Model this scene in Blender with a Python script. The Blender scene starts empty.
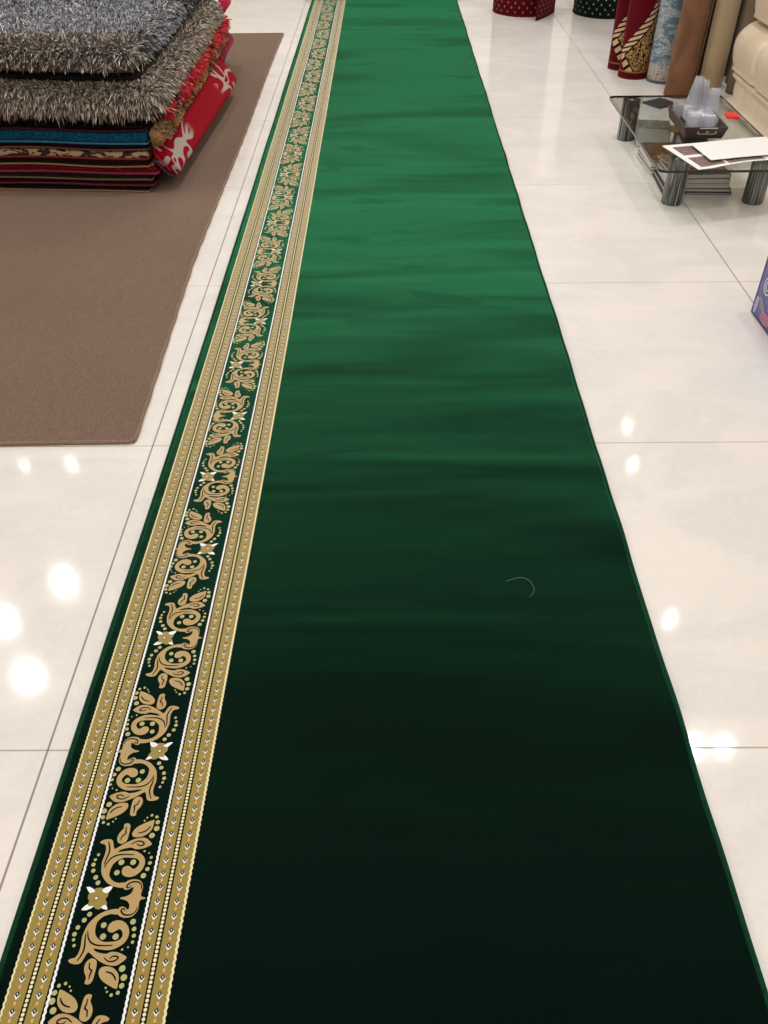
import bpy, bmesh, math, random
import numpy as np
from mathutils import Vector, Matrix
random.seed(7); rng = np.random.default_rng(11)
C = bpy.context.scene.collection
PI = math.pi
def lin(c):
    return tuple((x/12.92 if x <= .04045 else ((x+.055)/1.055)**2.4) for x in (v/255 for v in c)) + (1,)
# ---------------------------------------------------------------- materials
class NT:
    def __init__(s, name):
        s.m = bpy.data.materials.new(name); s.m.use_nodes = True
        s.t = s.m.node_tree; s.n = s.t.nodes; s.b = s.n['Principled BSDF']
    def add(s, typ, **kw):
        n = s.n.new(typ)
        for k, v in kw.items():
            if k.startswith('i_'):
                n.inputs[k[2:].replace('_', ' ')].default_value = v
            else: setattr(n, k, v)
        return n
    def link(s, a, b): s.t.links.new(a, b)
    def put(s, sock, v):
        if hasattr(v, 'links') or isinstance(v, bpy.types.NodeSocket): s.link(v, sock)
        else: sock.default_value = v
    def math(s, op, a, b=None, c=None):
        n = s.add('ShaderNodeMath', operation=op)
        s.put(n.inputs[0], a)
        if b is not None: s.put(n.inputs[1], b)
        if c is not None: s.put(n.inputs[2], c)
        return n.outputs[0]
    def mix(s, f, a, b):
        n = s.add('ShaderNodeMix', data_type='RGBA')
        s.put(n.inputs[0], f); s.put(n.inputs[6], a); s.put(n.inputs[7], b)
        return n.outputs[2]
    def noise(s, vec, scale=5, detail=2, rough=.5, dist=0):
        n = s.add('ShaderNodeTexNoise'); n.inputs['Scale'].default_value = scale
        n.inputs['Detail'].default_value = detail; n.inputs['Roughness'].default_value = rough
        n.inputs['Distortion'].default_value = dist
        if vec is not None: s.link(vec, n.inputs['Vector'])
        return n.outputs[0]
    def vor(s, vec, scale=5, feature='F1'):
        n = s.add('ShaderNodeTexVoronoi', feature=feature); n.inputs['Scale'].default_value = scale
        if vec is not None: s.link(vec, n.inputs['Vector'])
        return n
    def obj(s): return s.add('ShaderNodeTexCoord').outputs['Object']
    def uv(s): return s.add('ShaderNodeTexCoord').outputs['UV']
    def geo(s): return s.add('ShaderNodeNewGeometry').outputs['Position']
    def scale(s, vec, v, loc=(0,0,0), rot=(0,0,0)):
        n = s.add('ShaderNodeMapping'); n.inputs['Scale'].default_value = v
        n.inputs['Location'].default_value = loc; n.inputs['Rotation'].default_value = rot
        s.link(vec, n.inputs['Vector']); return n.outputs[0]
    def xyz(s, vec):
        n = s.add('ShaderNodeSeparateXYZ'); s.link(vec, n.inputs[0]); return n.outputs
    def ramp(s, f, stops, interp='LINEAR'):
        n = s.add('ShaderNodeValToRGB'); s.put(n.inputs[0], f); r = n.color_ramp; r.interpolation = interp
        while len(r.elements) < len(stops): r.elements.new(.5)
        for e, (p, c) in zip(r.elements, stops): e.position = p; e.color = c
        return n.outputs[0]
    def step(s, v, lo, hi):
        n = s.add('ShaderNodeMapRange'); s.put(n.inputs[0], v); n.inputs[1].default_value = lo; n.inputs[2].default_value = hi
        n.interpolation_type = 'SMOOTHSTEP'
        return n.outputs[0]
    def bump(s, h, strength=1, dist=.01, normal=None):
        n = s.add('ShaderNodeBump'); n.inputs['Strength'].default_value = strength; n.inputs['Distance'].default_value = dist
        s.link(h, n.inputs['Height'])
        if normal is not None: s.link(normal, n.inputs['Normal'])
        return n.outputs[0]
    def setp(s, **kw):
        for k, v in kw.items(): s.put(s.b.inputs[k.replace('_', ' ')], v)
        return s
def plain(name, c, rough=.6, metal=0, **kw):
    t = NT(name); t.setp(Base_Color=lin(c), Roughness=rough, Metallic=metal)
    if kw: t.setp(**kw)
    return t.m
def fabric(name, c, c2=None, scale=300, sheen=.4, shc=None, bump=.3, sr=.4):
    t = NT(name); v = t.obj()
    n = t.noise(v, scale, 2)
    t.setp(Base_Color=t.mix(t.step(n, .35, .65), lin(c), lin(c2 or c)), Roughness=.9, Sheen_Weight=sheen, Sheen_Roughness=sr,
           Sheen_Tint=lin(shc or c), Specular_IOR_Level=.1, Normal=t.bump(n, bump, .002))
    return t.m
# ---------------------------------------------------------------- objects
def mesh_obj(name, verts, faces, mats, parent=None, mi=None, smooth=False, uv=None):
    me = bpy.data.meshes.new(name)
    me.from_pydata([tuple(v) for v in verts], [], [tuple(f) for f in faces])
    for m in (mats if isinstance(mats, (list, tuple)) else [mats]): me.materials.append(m)
    if mi is not None: me.polygons.foreach_set('material_index', np.array(mi, dtype=np.int32))
    if smooth: me.polygons.foreach_set('use_smooth', np.ones(len(me.polygons), dtype=bool))
    if uv is not None:
        l = me.uv_layers.new(name='UVMap'); vi = np.empty(len(me.loops), dtype=np.int32); me.loops.foreach_get('vertex_index', vi)
        l.data.foreach_set('uv', np.array(uv, dtype=np.float32)[vi].ravel())
    me.update()
    o = bpy.data.objects.new(name, me); C.objects.link(o)
    if parent: o.parent = parent
    return o
def bm_obj(name, bm, mats, parent=None, smooth=False):
    me = bpy.data.meshes.new(name); bm.normal_update(); bm.to_mesh(me); bm.free()
    for m in (mats if isinstance(mats, (list, tuple)) else [mats]): me.materials.append(m)
    if smooth: me.polygons.foreach_set('use_smooth', np.ones(len(me.polygons), dtype=bool))
    o = bpy.data.objects.new(name, me); C.objects.link(o)
    if parent: o.parent = parent
    return o
def tag(o, label=None, cat=None, group=None, kind=None):
    for k, v in (('label', label), ('category', cat), ('group', group), ('kind', kind)):
        if v: o[k] = v
    return o
def thing(name, label, cat, loc=(0,0,0), rz=0, group=None):
    o = bpy.data.objects.new(name, None); C.objects.link(o); o.empty_display_size = .05
    o.location = loc; o.rotation_euler = (0, 0, rz)
    return tag(o, label, cat, group)
def box(bm, x0, x1, y0, y1, z0, z1, bev=0, mi=0, rz=0):
    r = bmesh.ops.create_cube(bm, size=1)
    vs = r['verts']
    bmesh.ops.scale(bm, vec=(x1-x0, y1-y0, z1-z0), verts=vs)
    if rz: bmesh.ops.rotate(bm, matrix=Matrix.Rotation(rz, 3, 'Z'), verts=vs)
    bmesh.ops.translate(bm, vec=((x0+x1)/2, (y0+y1)/2, (z0+z1)/2), verts=vs)
    fs = {f for v in vs for f in v.link_faces}
    for f in fs: f.material_index = mi
    if bev: bmesh.ops.bevel(bm, geom=list({e for f in fs for e in f.edges}), offset=bev, segments=2, affect='EDGES', profile=.5)
def rounded(x0, x1, y0, y1, z0, z1, r, nx, ny, nz, warp=None, rz_=None):
    """rounded slab as (verts, faces); r = (rx,ry,rz) radii"""
    bm = bmesh.new()
    vs = {}
    def V(i, j, k):
        if (i, j, k) not in vs: vs[i, j, k] = bm.verts.new((i/nx, j/ny, k/nz))
        return vs[i, j, k]
    for i in range(nx):
        for j in range(ny):
            bm.faces.new((V(i,j,0), V(i,j+1,0), V(i+1,j+1,0), V(i+1,j,0))); bm.faces.new((V(i,j,nz), V(i+1,j,nz), V(i+1,j+1,nz), V(i,j+1,nz)))
        for k in range(nz):
            bm.faces.new((V(i,0,k), V(i+1,0,k), V(i+1,0,k+1), V(i,0,k+1))); bm.faces.new((V(i,ny,k), V(i,ny,k+1), V(i+1,ny,k+1), V(i+1,ny,k)))
    for j in range(ny):
        for k in range(nz):
            bm.faces.new((V(0,j,k), V(0,j,k+1), V(0,j+1,k+1), V(0,j+1,k))); bm.faces.new((V(nx,j,k), V(nx,j+1,k), V(nx,j+1,k+1), V(nx,j,k+1)))
    lo = Vector((x0, y0, z0)); hi = Vector((x1, y1, z1)); rr = Vector(r)
    for v in bm.verts:
        # denser rows near the edges
        t = [ .5-.5*math.cos(PI*c) if n > 3 else c for c, n in zip(v.co, (nx, ny, nz))]
        p = Vector([lo[a]+(hi[a]-lo[a])*t[a] for a in range(3)])
        q = Vector([min(max(p[a], lo[a]+rr[a]), hi[a]-rr[a]) for a in range(3)])
        d = Vector([(p[a]-q[a])/rr[a] for a in range(3)])
        if d.length > 1e-9:
            m = max(abs(c) for c in d); d = d.normalized()*m
            p = q + Vector([d[a]*rr[a] for a in range(3)])
        v.co = p
        if warp: v.co = Vector(warp(*v.co))
    bm.normal_update()
    return bm
def tube(bm, pts, r, seg=8, mi=0, closed=False):
    rings = []; n = len(pts); P = [Vector(p) for p in pts]
    for i, p in enumerate(P):
        a = P[(i-1) % n] if (i or closed) else p; b = P[(i+1) % n] if (i < n-1 or closed) else p
        d = (b-a).normalized(); u = d.cross(Vector((0,0,1)))
        if u.length < 1e-3: u = Vector((1,0,0))
        u.normalize(); w = d.cross(u)
        rad = r[i] if isinstance(r, (list, tuple)) else r
        rings.append([bm.verts.new(p + (u*math.cos(t)+w*math.sin(t))*rad) for t in (2*PI*k/seg for k in range(seg))])
    for i in range(n if closed else n-1):
        A, B = rings[i], rings[(i+1) % n]
        for k in range(seg):
            f = bm.faces.new((A[k], A[(k+1) % seg], B[(k+1) % seg], B[k])); f.material_index = mi; f.smooth = True
    if not closed:
        for R_ in (rings[0][::-1], rings[-1]): bm.faces.new(R_).material_index = mi
def lathe(bm, prof, seg=24, mi=0, loc=(0,0,0), M=None):
    rings = []
    for (r, z) in prof:
        ring = []
        for k in range(seg):
            a = 2*PI*k/seg; p = Vector((r*math.cos(a), r*math.sin(a), z))
            if M: p = M @ p
            ring.append(bm.verts.new(p + Vector(loc)))
        rings.append(ring)
    for A, B in zip(rings, rings[1:]):
        for k in range(seg):
            f = bm.faces.new((A[k], A[(k+1) % seg], B[(k+1) % seg], B[k])); f.smooth = True; f.material_index = mi
    return rings
def spline(pts, n=3, closed=True):
    out = []; N = len(pts)
    for i in range(N if closed else N-1):
        g = lambda k: np.array(pts[k % N] if closed else pts[min(max(k, 0), N-1)], float)
        p0, p1, p2, p3 = g(i-1), g(i), g(i+1), g(i+2)
        for k in range(n):
            t = k/n
            out.append(tuple(.5*(2*p1+(p2-p0)*t+(2*p0-5*p1+4*p2-p3)*t*t+(3*p1-p0-3*p2+p3)*t**3)))
    if not closed: out.append(tuple(pts[-1]))
    return out
# ================================================================ the room
X0, X1, Y0, Y1, ZC = -4.2, 4.4, -4.0, 9.5, 2.85
def floor_mat():
    t = NT('polished_floor_tile'); p = t.geo(); x, y, z = t.xyz(p)
    dx = t.math('PINGPONG', x, .5); dy = t.math('PINGPONG', y, .5)
    gx = t.math('SUBTRACT', 1, t.step(dx, .0014, .0030)); gy = t.math('SUBTRACT', 1, t.step(dy, .0011, .0026))
    w = t.scale(p, (1, 1.6, 1), rot=(0, 0, .5))
    v1 = t.noise(w, 2.2, 6, .6, 1.2); v2 = t.noise(w, 5.5, 5, .62, 2.2)
    vein = t.step(t.math('ABSOLUTE', t.math('SUBTRACT', v2, .5)), .0, .05)
    base = t.mix(t.step(v1, .4, .62), lin((222, 218, 213)), lin((232, 225, 218)))
    base = t.mix(t.math('MULTIPLY', t.math('SUBTRACT', 1, vein), .22), base, lin((240, 234, 227)))
    base = t.mix(t.math('MULTIPLY', gy, .62), base, lin((120, 106, 92)))
    base = t.mix(t.math('MULTIPLY', gx, .75), base, lin((84, 74, 64)))
    g = t.math('MAXIMUM', gx, gy)
    h = t.noise(p, 9, 2)
    t.setp(Base_Color=base, Roughness=t.math('ADD', .075, t.math('MULTIPLY', g, .5)), Specular_IOR_Level=.33,
           Normal=t.bump(h, .05, .004))
    return t.m
def plaster(name, c):
    t = NT(name); n = t.noise(t.obj(), 60, 3); t.setp(Base_Color=t.mix(n, lin(c), lin(tuple(int(v*.97) for v in c))), Roughness=.9, Normal=t.bump(n, .1, .002)); return t.m
WALL = plaster('painted_wall', (226, 220, 210)); CEIL = plaster('ceiling_paint', (236, 232, 226))
def slab(name, x0, x1, y0, y1, z0, z1, m):
    bm = bmesh.new(); box(bm, x0, x1, y0, y1, z0, z1); return tag(bm_obj(name, bm, m), kind='structure')
slab('floor', X0, X1, Y0, Y1, -.12, 0, floor_mat())
slab('ceiling', X0, X1, Y0, Y1, ZC, ZC+.12, CEIL)
slab('wall_left', X0-.12, X0, Y0-.12, Y1+.12, -.12, ZC+.12, WALL)
slab('wall_right', X1, X1+.12, Y0-.12, Y1+.12, -.12, ZC+.12, WALL)
slab('wall_back', X0, X1, Y1, Y1+.12, -.12, ZC+.12, WALL)
slab('wall_front', X0, X1, Y0-.12, Y0, -.12, ZC+.12, WALL)
# ---------------------------------------------------------------- ceiling lamps set from floor highlights, plus added unseen fill lamps
def lamp(x, y, d, w, col=(1, .985, .965)):
    l = bpy.data.lights.new('ceiling_or_fill_lamp', 'AREA'); l.shape = 'DISK'; l.size = d; l.energy = w; l.color = col
    o = bpy.data.objects.new('ceiling_or_fill_lamp', l); C.objects.link(o); o.location = (x, y, ZC-.02)
LW = 1.0
for x, y, d, w in ((-1.63, 3.16, .095, 20), (-1.94, 2.80, .10, 22), (-1.62, 2.34, .105, 24), (-2.34, 4.5, .04, 1.2), (-1.96, 4.52, .04, 1.2),
                   (2.75, 5.0, .04, 1.2), (2.68, 4.45, .045, 1.5), (2.56, 2.78, .05, 2.5), (2.62, 1.81, .06, 5), (2.42, 1.8, .10, 16),
                   (.65, .9, .2, 34), (.65, 3.0, .2, 34), (.6, 5.2, .2, 40), (.7, 7.6, .2, 44), (2.2, 3.4, .2, 30), (2.15, 5.6, .2, 34), (2.2, 7.6, .2, 30), (-3.0, -2.0, .2, 26), (3.4, -2.0, .2, 26), (.65, -2.4, .2, 24),  # added unseen fill lamps, placed so the floor shows no reflection of them
                   (-2.6, 7.2, .2, 44), (-.55, 5.4, .2, 30), (.3, -.3, .2, 26), (1.3, -.9, .2, 22), (-.9, -1.6, .2, 20)):  # more added fill; the last ones brighten the floor near the camera
    lamp(x, y, d, w*LW)
w = bpy.data.worlds.new('room_air'); bpy.context.scene.world = w; w.use_nodes = True
w.node_tree.nodes['Background'].inputs[0].default_value = (1, .97, .93, 1); w.node_tree.nodes['Background'].inputs[1].default_value = .3
# ---------------------------------------------------------------- camera
cam = bpy.data.cameras.new('camera'); co = bpy.data.objects.new('camera', cam); C.objects.link(co)
cam.sensor_fit = 'VERTICAL'; cam.sensor_height = 36; cam.lens = 833.44/1024*36; cam.clip_start = .02
pt, yw, rl = 0.7264848, 0.0096323, -0.0124531
fwd = Vector((-math.sin(yw)*math.cos(pt), math.cos(yw)*math.cos(pt), -math.sin(pt))); rt = Vector((math.cos(yw), math.sin(yw), 0)); up = rt.cross(fwd)
r2 = rt*math.cos(rl)+up*math.sin(rl); u2 = up*math.cos(rl)-rt*math.sin(rl)
co.matrix_world = Matrix(((r2.x, u2.x, -fwd.x, .682884), (r2.y, u2.y, -fwd.y, -.922227), (r2.z, u2.z, -fwd.z, 1.447716), (0, 0, 0, 1)))
sc = bpy.context.scene; sc.camera = co
sc.view_settings.view_transform = 'Standard'; sc.view_settings.look = 'None'; sc.view_settings.gamma = 1; sc.view_settings.use_curve_mapping = False
sc.view_settings.exposure = -0.98
sc.cycles.max_bounces = 8; sc.cycles.diffuse_bounces = 5; sc.cycles.transparent_max_bounces = 16; sc.cycles.use_denoising = True
sc.cycles.caustics_reflective = False
# ================================================================ the green runner
CX0, CX1, CY0, CY1, CT = .048, 1.268, -1.35, 7.28, .011
LEAN = -.55; BL = 0; BSR = .52
def pile(name, c, sheen, tint, sr=.335, bands=True, rough=.85):
    t = NT(name); p = t.geo()
    q = t.scale(p, (.40, 1.9, 1)); n1 = t.noise(q, 1.6, 2, .5, .5)          # nap brushed in bands across the runner
    q2 = t.scale(p, (.9, 5, 1)); n2 = t.noise(q2, 1.5, 1, .5, .8)
    q3 = t.scale(p, (2.2, 6.5, 1), rot=(0, 0, .25)); n3 = t.noise(q3, 1.1, 3, .55, .8)
    f = t.noise(p, 420, 2)
    h = t.math('ADD', t.math('MULTIPLY', n1, .032), t.math('MULTIPLY', n2, .0035))
    if not bands: h = t.math('MULTIPLY', h, .5)
    h = t.math('ADD', h, t.math('MULTIPLY', t.xyz(p)[1], LEAN if bands else BL))                     # the pile leans away along the runner
    n = t.bump(h, .75, 1.0); n = t.bump(f, .25, .0015, n)
    nap = t.math('MULTIPLY', t.step(n1, .30, .56), t.math('SUBTRACT', 1.0, t.math('MULTIPLY', t.step(n3, .58, .66), .55)))
    sw_ = t.math('MULTIPLY', t.math('ADD', .62, t.math('MULTIPLY', nap, .38)), sheen) if bands else sheen
    t.setp(Base_Color=c, Roughness=rough, Specular_IOR_Level=.04, Sheen_Weight=sw_, Sheen_Roughness=sr, Sheen_Tint=tint, Normal=n)
    if not bands: t.b.inputs['Sheen Roughness'].default_value = BSR
    return t.m
GREEN = pile('green_cut_pile', (.0005, .0048, .0030, 1), 1.0, (.072, .55, .24, 1))
DARKG = pile('black_green_ground_pile', (.0006, .0048, .0034, 1), 1.0, (.06, .45, .22, 1))
GOLD = pile('old_gold_pile', lin((146, 126, 58)), 1.0, (1, 1, .86, 1), bands=False)
TAN = pile('tan_scroll_pile', lin((176, 147, 98)), 1.0, (.9, 1, .8, 1), bands=False)
PALE = pile('pale_yellow_pile', lin((170, 166, 112)), 1.0, (.95, 1, .8, 1), bands=False)
WHITE = pile('white_pile', lin((232, 232, 232)), .3, lin((240, 240, 235)), bands=False)
CREAM = pile('cream_fringe_pile', lin((228, 216, 172)), .7, (1, 1, .88, 1), bands=False)
PEACH = pile('peach_dot_pile', lin((215, 165, 110)), .4, lin((240, 220, 190)), bands=False)
BLACK = pile('black_outline_pile', lin((16, 22, 16)), .5, lin((120, 130, 100)), bands=False)
runner = thing('prayer_carpet_runner', 'long dark green carpet runner with a gold scroll border along its left side', 'carpet', (0, 0, 0))
def wav(x, y):                      # the runner is not quite flat: soft ripples, strongest along its free right side
    e = max(0, (x-.95)/.32)
    r = .0035*e*e*(math.sin(9.1*y+2*math.sin(2.3*y)) + .6*math.sin(23*y+5*x)) + .0016*math.sin(4.1*y+1.3*x+math.sin(1.7*y))
    return max(0, r+.003) + .0
def bend(y):                         # the bordered side wanders a little from straight
    return float(np.interp(y, [-1.35, -.35, .04, .56, 1.15, 1.7, 3.3, 7.3], [0, 0, .0025, .006, .0085, .0100, .0075, .004]))
def carpet_grid(x0, x1, nx, m, name, z=CT, inner=0):
    ny = 430; V = []; F = []; XS = [x0+(x1-x0)*i/(nx-1) for i in range(nx)]; XS.insert(nx-1 if inner == 0 else 1, x1-.005 if inner == 0 else x0+.005)
    for j in range(ny+1):
        y = CY0+(CY1-CY0)*j/ny
        for i in range(nx+1):
            x = XS[i]; x += bend(y)*max(0, 1-(x-.33)/.9 if x > .33 else 1); V.append((x, y, z+wav(x, y)))
    for j in range(ny):
        for i in range(nx):
            a = j*(nx+1)+i; F.append((a, a+1, a+nx+2, a+nx+1))
    n0 = len(V)                     # skirt down to the floor
    rim = [j*(nx+1) for j in range(ny+1)] , [j*(nx+1)+nx for j in range(ny+1)]
    for side, rr in enumerate(rim):
        if side == inner: continue
        b = len(V)
        for k in rr: V.append((V[k][0], V[k][1], .0005))
        for k in range(ny):
            q = (rr[k], rr[k+1], b+k+1, b+k); F.append(q if side == 0 else q[::-1])
    for row in (range(0, nx+1), range(ny*(nx+1), ny*(nx+1)+nx+1)):
        row = list(row); b = len(V)
        for k in row: V.append((V[k][0], V[k][1], .0005))
        for k in range(nx): F.append((row[k], row[k+1], b+k+1, b+k))
    return mesh_obj(name, V, F, m, runner, smooth=False)
for o in (carpet_grid(.3325, CX1-.006, 30, GREEN, 'pile_field'), carpet_grid(CX0+.006, .0752, 2, GREEN, 'pile_selvedge', inner=1)):
    o.data.polygons.foreach_set('use_smooth', np.ones(len(o.data.polygons), dtype=bool))
BIND = fabric('green_edge_binding', (8, 44, 30), (14, 60, 40), 260, .4, (70, 150, 110))
for s, x in (('left', CX0+.003), ('right', CX1-.003)):
    bm = bmesh.new(); tube(bm, [(x+(bend(CY0+(CY1-CY0)*k/300) if s == 'left' else 0), CY0+(CY1-CY0)*k/300, .0065+wav(x, CY0+(CY1-CY0)*k/300)) for k in range(301)], .0062, 8)
    bm_obj('edge_binding', bm, BIND, runner, smooth=True)
# border
scroll = [(17.8, -24.0), (5.9, -24.6), (-4.4, -27.8), (-14.0, -33.2), (-22.6, -42.3), (-27.9, -51.1), (-30.1, -61.5), (-31.5, -69.8), (-30.2, -80.0), (-29.7, -88.1), (-30.7, -96.1), (-34.2, -102.4), (-42.1, -104.4), (-43.7, -107.9), (-36.8, -111.9), (-26.2, -112.3), (-21.1, -108.0), (-18.3, -100.1), (-15.2, -94.5), (-12.2, -95.1), (-5.2, -100.1), (3.8, -106.1), (14.7, -111.6), (26.0, -114.7), (36.4, -114.4), (43.7, -109.7), (50.0, -102.6), (43.0, -97.8), (33.6, -94.2), (22.8, -93.4), (15.1, -96.6), (8.5, -95.8), (1.8, -94.5), (-4.1, -92.1), (-7.9, -88.3), (0.4, -89.1), (11.5, -90.6), (22.0, -90.2), (31.7, -86.2), (39.9, -80.1), (44.4, -72.0), (44.9, -62.7), (41.2, -53.4), (34.0, -46.0), (25.6, -42.8), (17.0, -43.2), (10.3, -47.0), (7.5, -53.3), (8.1, -58.5), (11.8, -62.0), (17.4, -62.7), (22.2, -60.0), (26.9, -57.1), (31.3, -59.2), (35.0, -65.8), (33.7, -72.0), (27.2, -76.4), (16.8, -77.6), (6.0, -77.6), (-2.4, -73.9), (-9.0, -67.8), (-12.1, -61.6), (-13.2, -53.2), (-12.5, -45.9), (-8.9, -40.2), (-2.5, -35.3), (7.7, -32.1), (19.8, -33.0)]
crown = [(15.6, -5.5), (26.0, -8.8), (32.7, -13.6), (35.2, -19.7), (34.3, -25.3), (29.5, -21.9), (23.4, -19.7), (18.8, -21.4), (17.0, -26.8), (18.8, -32.6), (24.2, -36.9), (33.4, -38.6), (41.8, -37.1), (48.3, -31.8), (51.2, -23.2), (50.3, -13.9), (51.9, -8.4), (60.1, -5.2)]
leafa = [(-10.2, -105.0), (-4.3, -103.7), (2.6, -108.0), (4.1, -117.8), (4.1, -127.5), (3.0, -139.0), (-2.1, -143.2), (-8.5, -141.2), (-7.9, -133.2), (-12.7, -125.5), (-15.2, -117.8), (-14.2, -110.0)]
leafb = [(9.8, -123.7), (12.1, -117.8), (20.0, -115.9), (30.9, -117.9), (39.9, -124.7), (44.5, -133.3), (45.2, -144.7), (44.0, -150.0), (31.3, -144.7), (19.3, -138.1), (12.1, -130.4)]
s1 = [(-24.6, -59.5), (-21.4, -69.8), (-15.3, -78.0), (-5.6, -82.5), (5.5, -83.7), (22.4, -83.1)]
s2 = [(-26.4, -64.6), (-24.9, -75.9), (-22.9, -88.1), (-24.8, -98.1), (-29.5, -108.0)]
s3 = [(12.8, -102.5), (22.3, -108.5), (32.5, -107.1), (35.9, -101.8), (27.7, -100.2), (22.3, -104.1)]
s4 = [(49.5, -20.4), (47.5, -28.4), (42.0, -33.1), (34.6, -34.3), (27.5, -32.2), (23.4, -27.9), (23.7, -23.6), (28.2, -24.0), (29.0, -27.5)]
s5 = [(-8.3, -110.0), (-6.6, -118.8), (-1.8, -122.7), (-3.0, -128.5), (-3.0, -136.1)]
s6 = [(21.0, -124.1), (31.0, -126.6), (37.6, -132.4), (40.3, -137.5)]
rosew = [(-46.9, 14.0), (-38.5, 13.5), (-30.4, 8.4), (-26.1, 5.0), (-21.4, 8.3), (-12.5, 13.5), (-1.4, 15.7), (-5.1, 6.1), (-10.4, 0.5), (-12.1, -6.1), (-6.5, -14.8), (-0.8, -24.6), (-11.3, -22.4), (-20.7, -15.9), (-26.2, -20.2), (-34.8, -25.2), (-45.2, -25.1), (-39.3, -16.9), (-32.7, -12.6), (-32.6, -6.0), (-37.9, 2.8)]
rose = [(-34.5, 4.4), (-29.9, 5.0), (-31.1, 11.3), (-25.8, 12.6), (-19.1, 12.6), (-16.8, 6.1), (-10.4, 3.2), (-6.2, 4.1), (-5.8, -2.8), (-8.6, -6.5), (-5.2, -12.2), (-3.8, -16.2), (-9.2, -17.4), (-12.5, -20.3), (-13.4, -24.4), (-22.2, -23.0), (-25.5, -18.7), (-33.3, -18.7), (-36.6, -16.1), (-35.6, -10.0), (-38.9, -6.0), (-39.9, 1.1)]
dots = [(-28.9, -32.5, 4.6), (-35.3, -42.2, 4.6), (-42.7, -54.2, 4.2), (-45.3, -65.2, 4.2), (-44.3, -74.2, 3.0), (-41.0, -83.4, 3.0), (47.3, -45.0, 5.3), (51.8, -56.9, 4.2), (53.8, -67.9, 3.8), (54.0, -78.1, 3.0), (48.4, -86.2, 1.7), (39.6, -89.8, 2.1), (-0.4, -50.5, 5.3), (3.1, -69.2, 5.7), (24.0, -69.3, 5.7), (46.6, -119.3, 5.7), (52.3, -132.8, 5.7), (51.7, -145.1, 4.6), (48.0, -155.5, 3.4), (38.3, -158.8, 3.0), (30.6, -154.1, 1.9), (27.0, -148.1, 1.9)]

bv = []; bf = []; bmi = []
BM = [DARKG, GOLD, TAN, PALE, WHITE, CREAM, PEACH, BLACK]
def poly(pts, z, mi):
    b = len(bv); n = len(pts)
    for (x, y) in pts: bv.append((x+bend(y), y, z+wav(x, y)))
    a = sum(pts[i][0]*pts[(i+1) % n][1]-pts[(i+1) % n][0]*pts[i][1] for i in range(n))
    bf.append(tuple(range(b, b+n)) if a > 0 else tuple(range(b+n-1, b-1, -1))); bmi.append(mi)
def strip(x0, x1, z, mi, jag=0, dy=.01):
    o_ = .0032 if x0 < .2 else .0025; x0 += o_; x1 += o_
    n = int((CY1-CY0)/dy); y = CY0; b = len(bv); L = []; 
    for k in range(n+1):
        y = CY0+(CY1-CY0)*k/n; j = jag*(1 if k % 2 else -1)+bend(y)
        bv.extend([(x0+j, y, z+wav(x0, y)), (x1+(j if jag else bend(y)), y, z+wav(x1, y))])
    for k in range(n): bf.append((b+2*k, b+2*k+1, b+2*k+3, b+2*k+2)); bmi.append(mi)
Z0 = CT+.0002
for side in (0, 1):                  # the band's outer skirts join the pile on both sides
    pass
strip(.0718, .3302, CT-.0004, 0, 0, .02)
for a0, a1 in ((.0735, .1010), (.1115, .1345), (.2690, .2905), (.3010, .3255)): strip(a0, a1, Z0, 1, 0, .02)
strip(.1350, .1372, Z0, 7); strip(.1376, .1418, Z0+.0006, 4, .0007, .0045); strip(.2622, .2664, Z0+.0006, 4, .0007, .0045); strip(.2668, .2688, Z0, 7)
strip(.0708, .0740, Z0+.0005, 5, .0008, .005); strip(.3255, .3298, Z0+.0005, 5, .0008, .005)
SP = .0242
for c in (.0917, .1267, .2825, .3160):
    k0 = int((CY0+.33)/SP)
    for k in range(int((CY0+.30)/SP)+1, int((CY1+.30)/SP)-1):
        y = -.3025+k*SP
        poly([(c-.0050, y), (c, y-.0070), (c+.0050, y), (c, y+.0062)], Z0+.0005, 4)
        poly([(c-.0040, y+.0012), (c, y-.0034), (c+.0040, y+.0012), (c, y+.0060)], Z0+.0008, 7)
        poly([(c-.0012, y+.0015), (c, y-.0005), (c+.0012, y+.0015), (c, y+.0035)], Z0+.0011, 4)
        yy = y+SP/2; r = .0026
        poly([(c+r*math.cos(a)*.9, yy+r*1.3*math.sin(a)) for a in (PI*q/3 for q in range(6))], Z0+.0005, 6)
for c in (.1063, .2957):
    strip(c-.0052, c+.0052, Z0+.0001, 7); c += .0032 if c < .2 else .0025
    y = CY0+.01
    while y < CY1-.01:
        poly([(c-.0026, y-.0014), (c-.001, y-.0027), (c+.001, y-.0027), (c+.0026, y-.0014), (c+.0026, y+.0014), (c+.001, y+.0027), (c-.001, y+.0027), (c-.0026, y+.0014)], Z0+.0006, 5)
        y += .0066
def line_poly(pts, w):
    P = spline(pts, 3, False); L = []; R_ = []
    for i, p in enumerate(P):
        a = P[max(i-1, 0)]; b = P[min(i+1, len(P)-1)]; dx, dy = b[0]-a[0], b[1]-a[1]; d = math.hypot(dx, dy) or 1
        ww = w*(.5+.5*math.sin(PI*(i+.5)/len(P)))
        L.append((p[0]-dy/d*ww, p[1]+dx/d*ww)); R_.append((p[0]+dy/d*ww, p[1]-dx/d*ww))
    return L, R_
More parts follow.
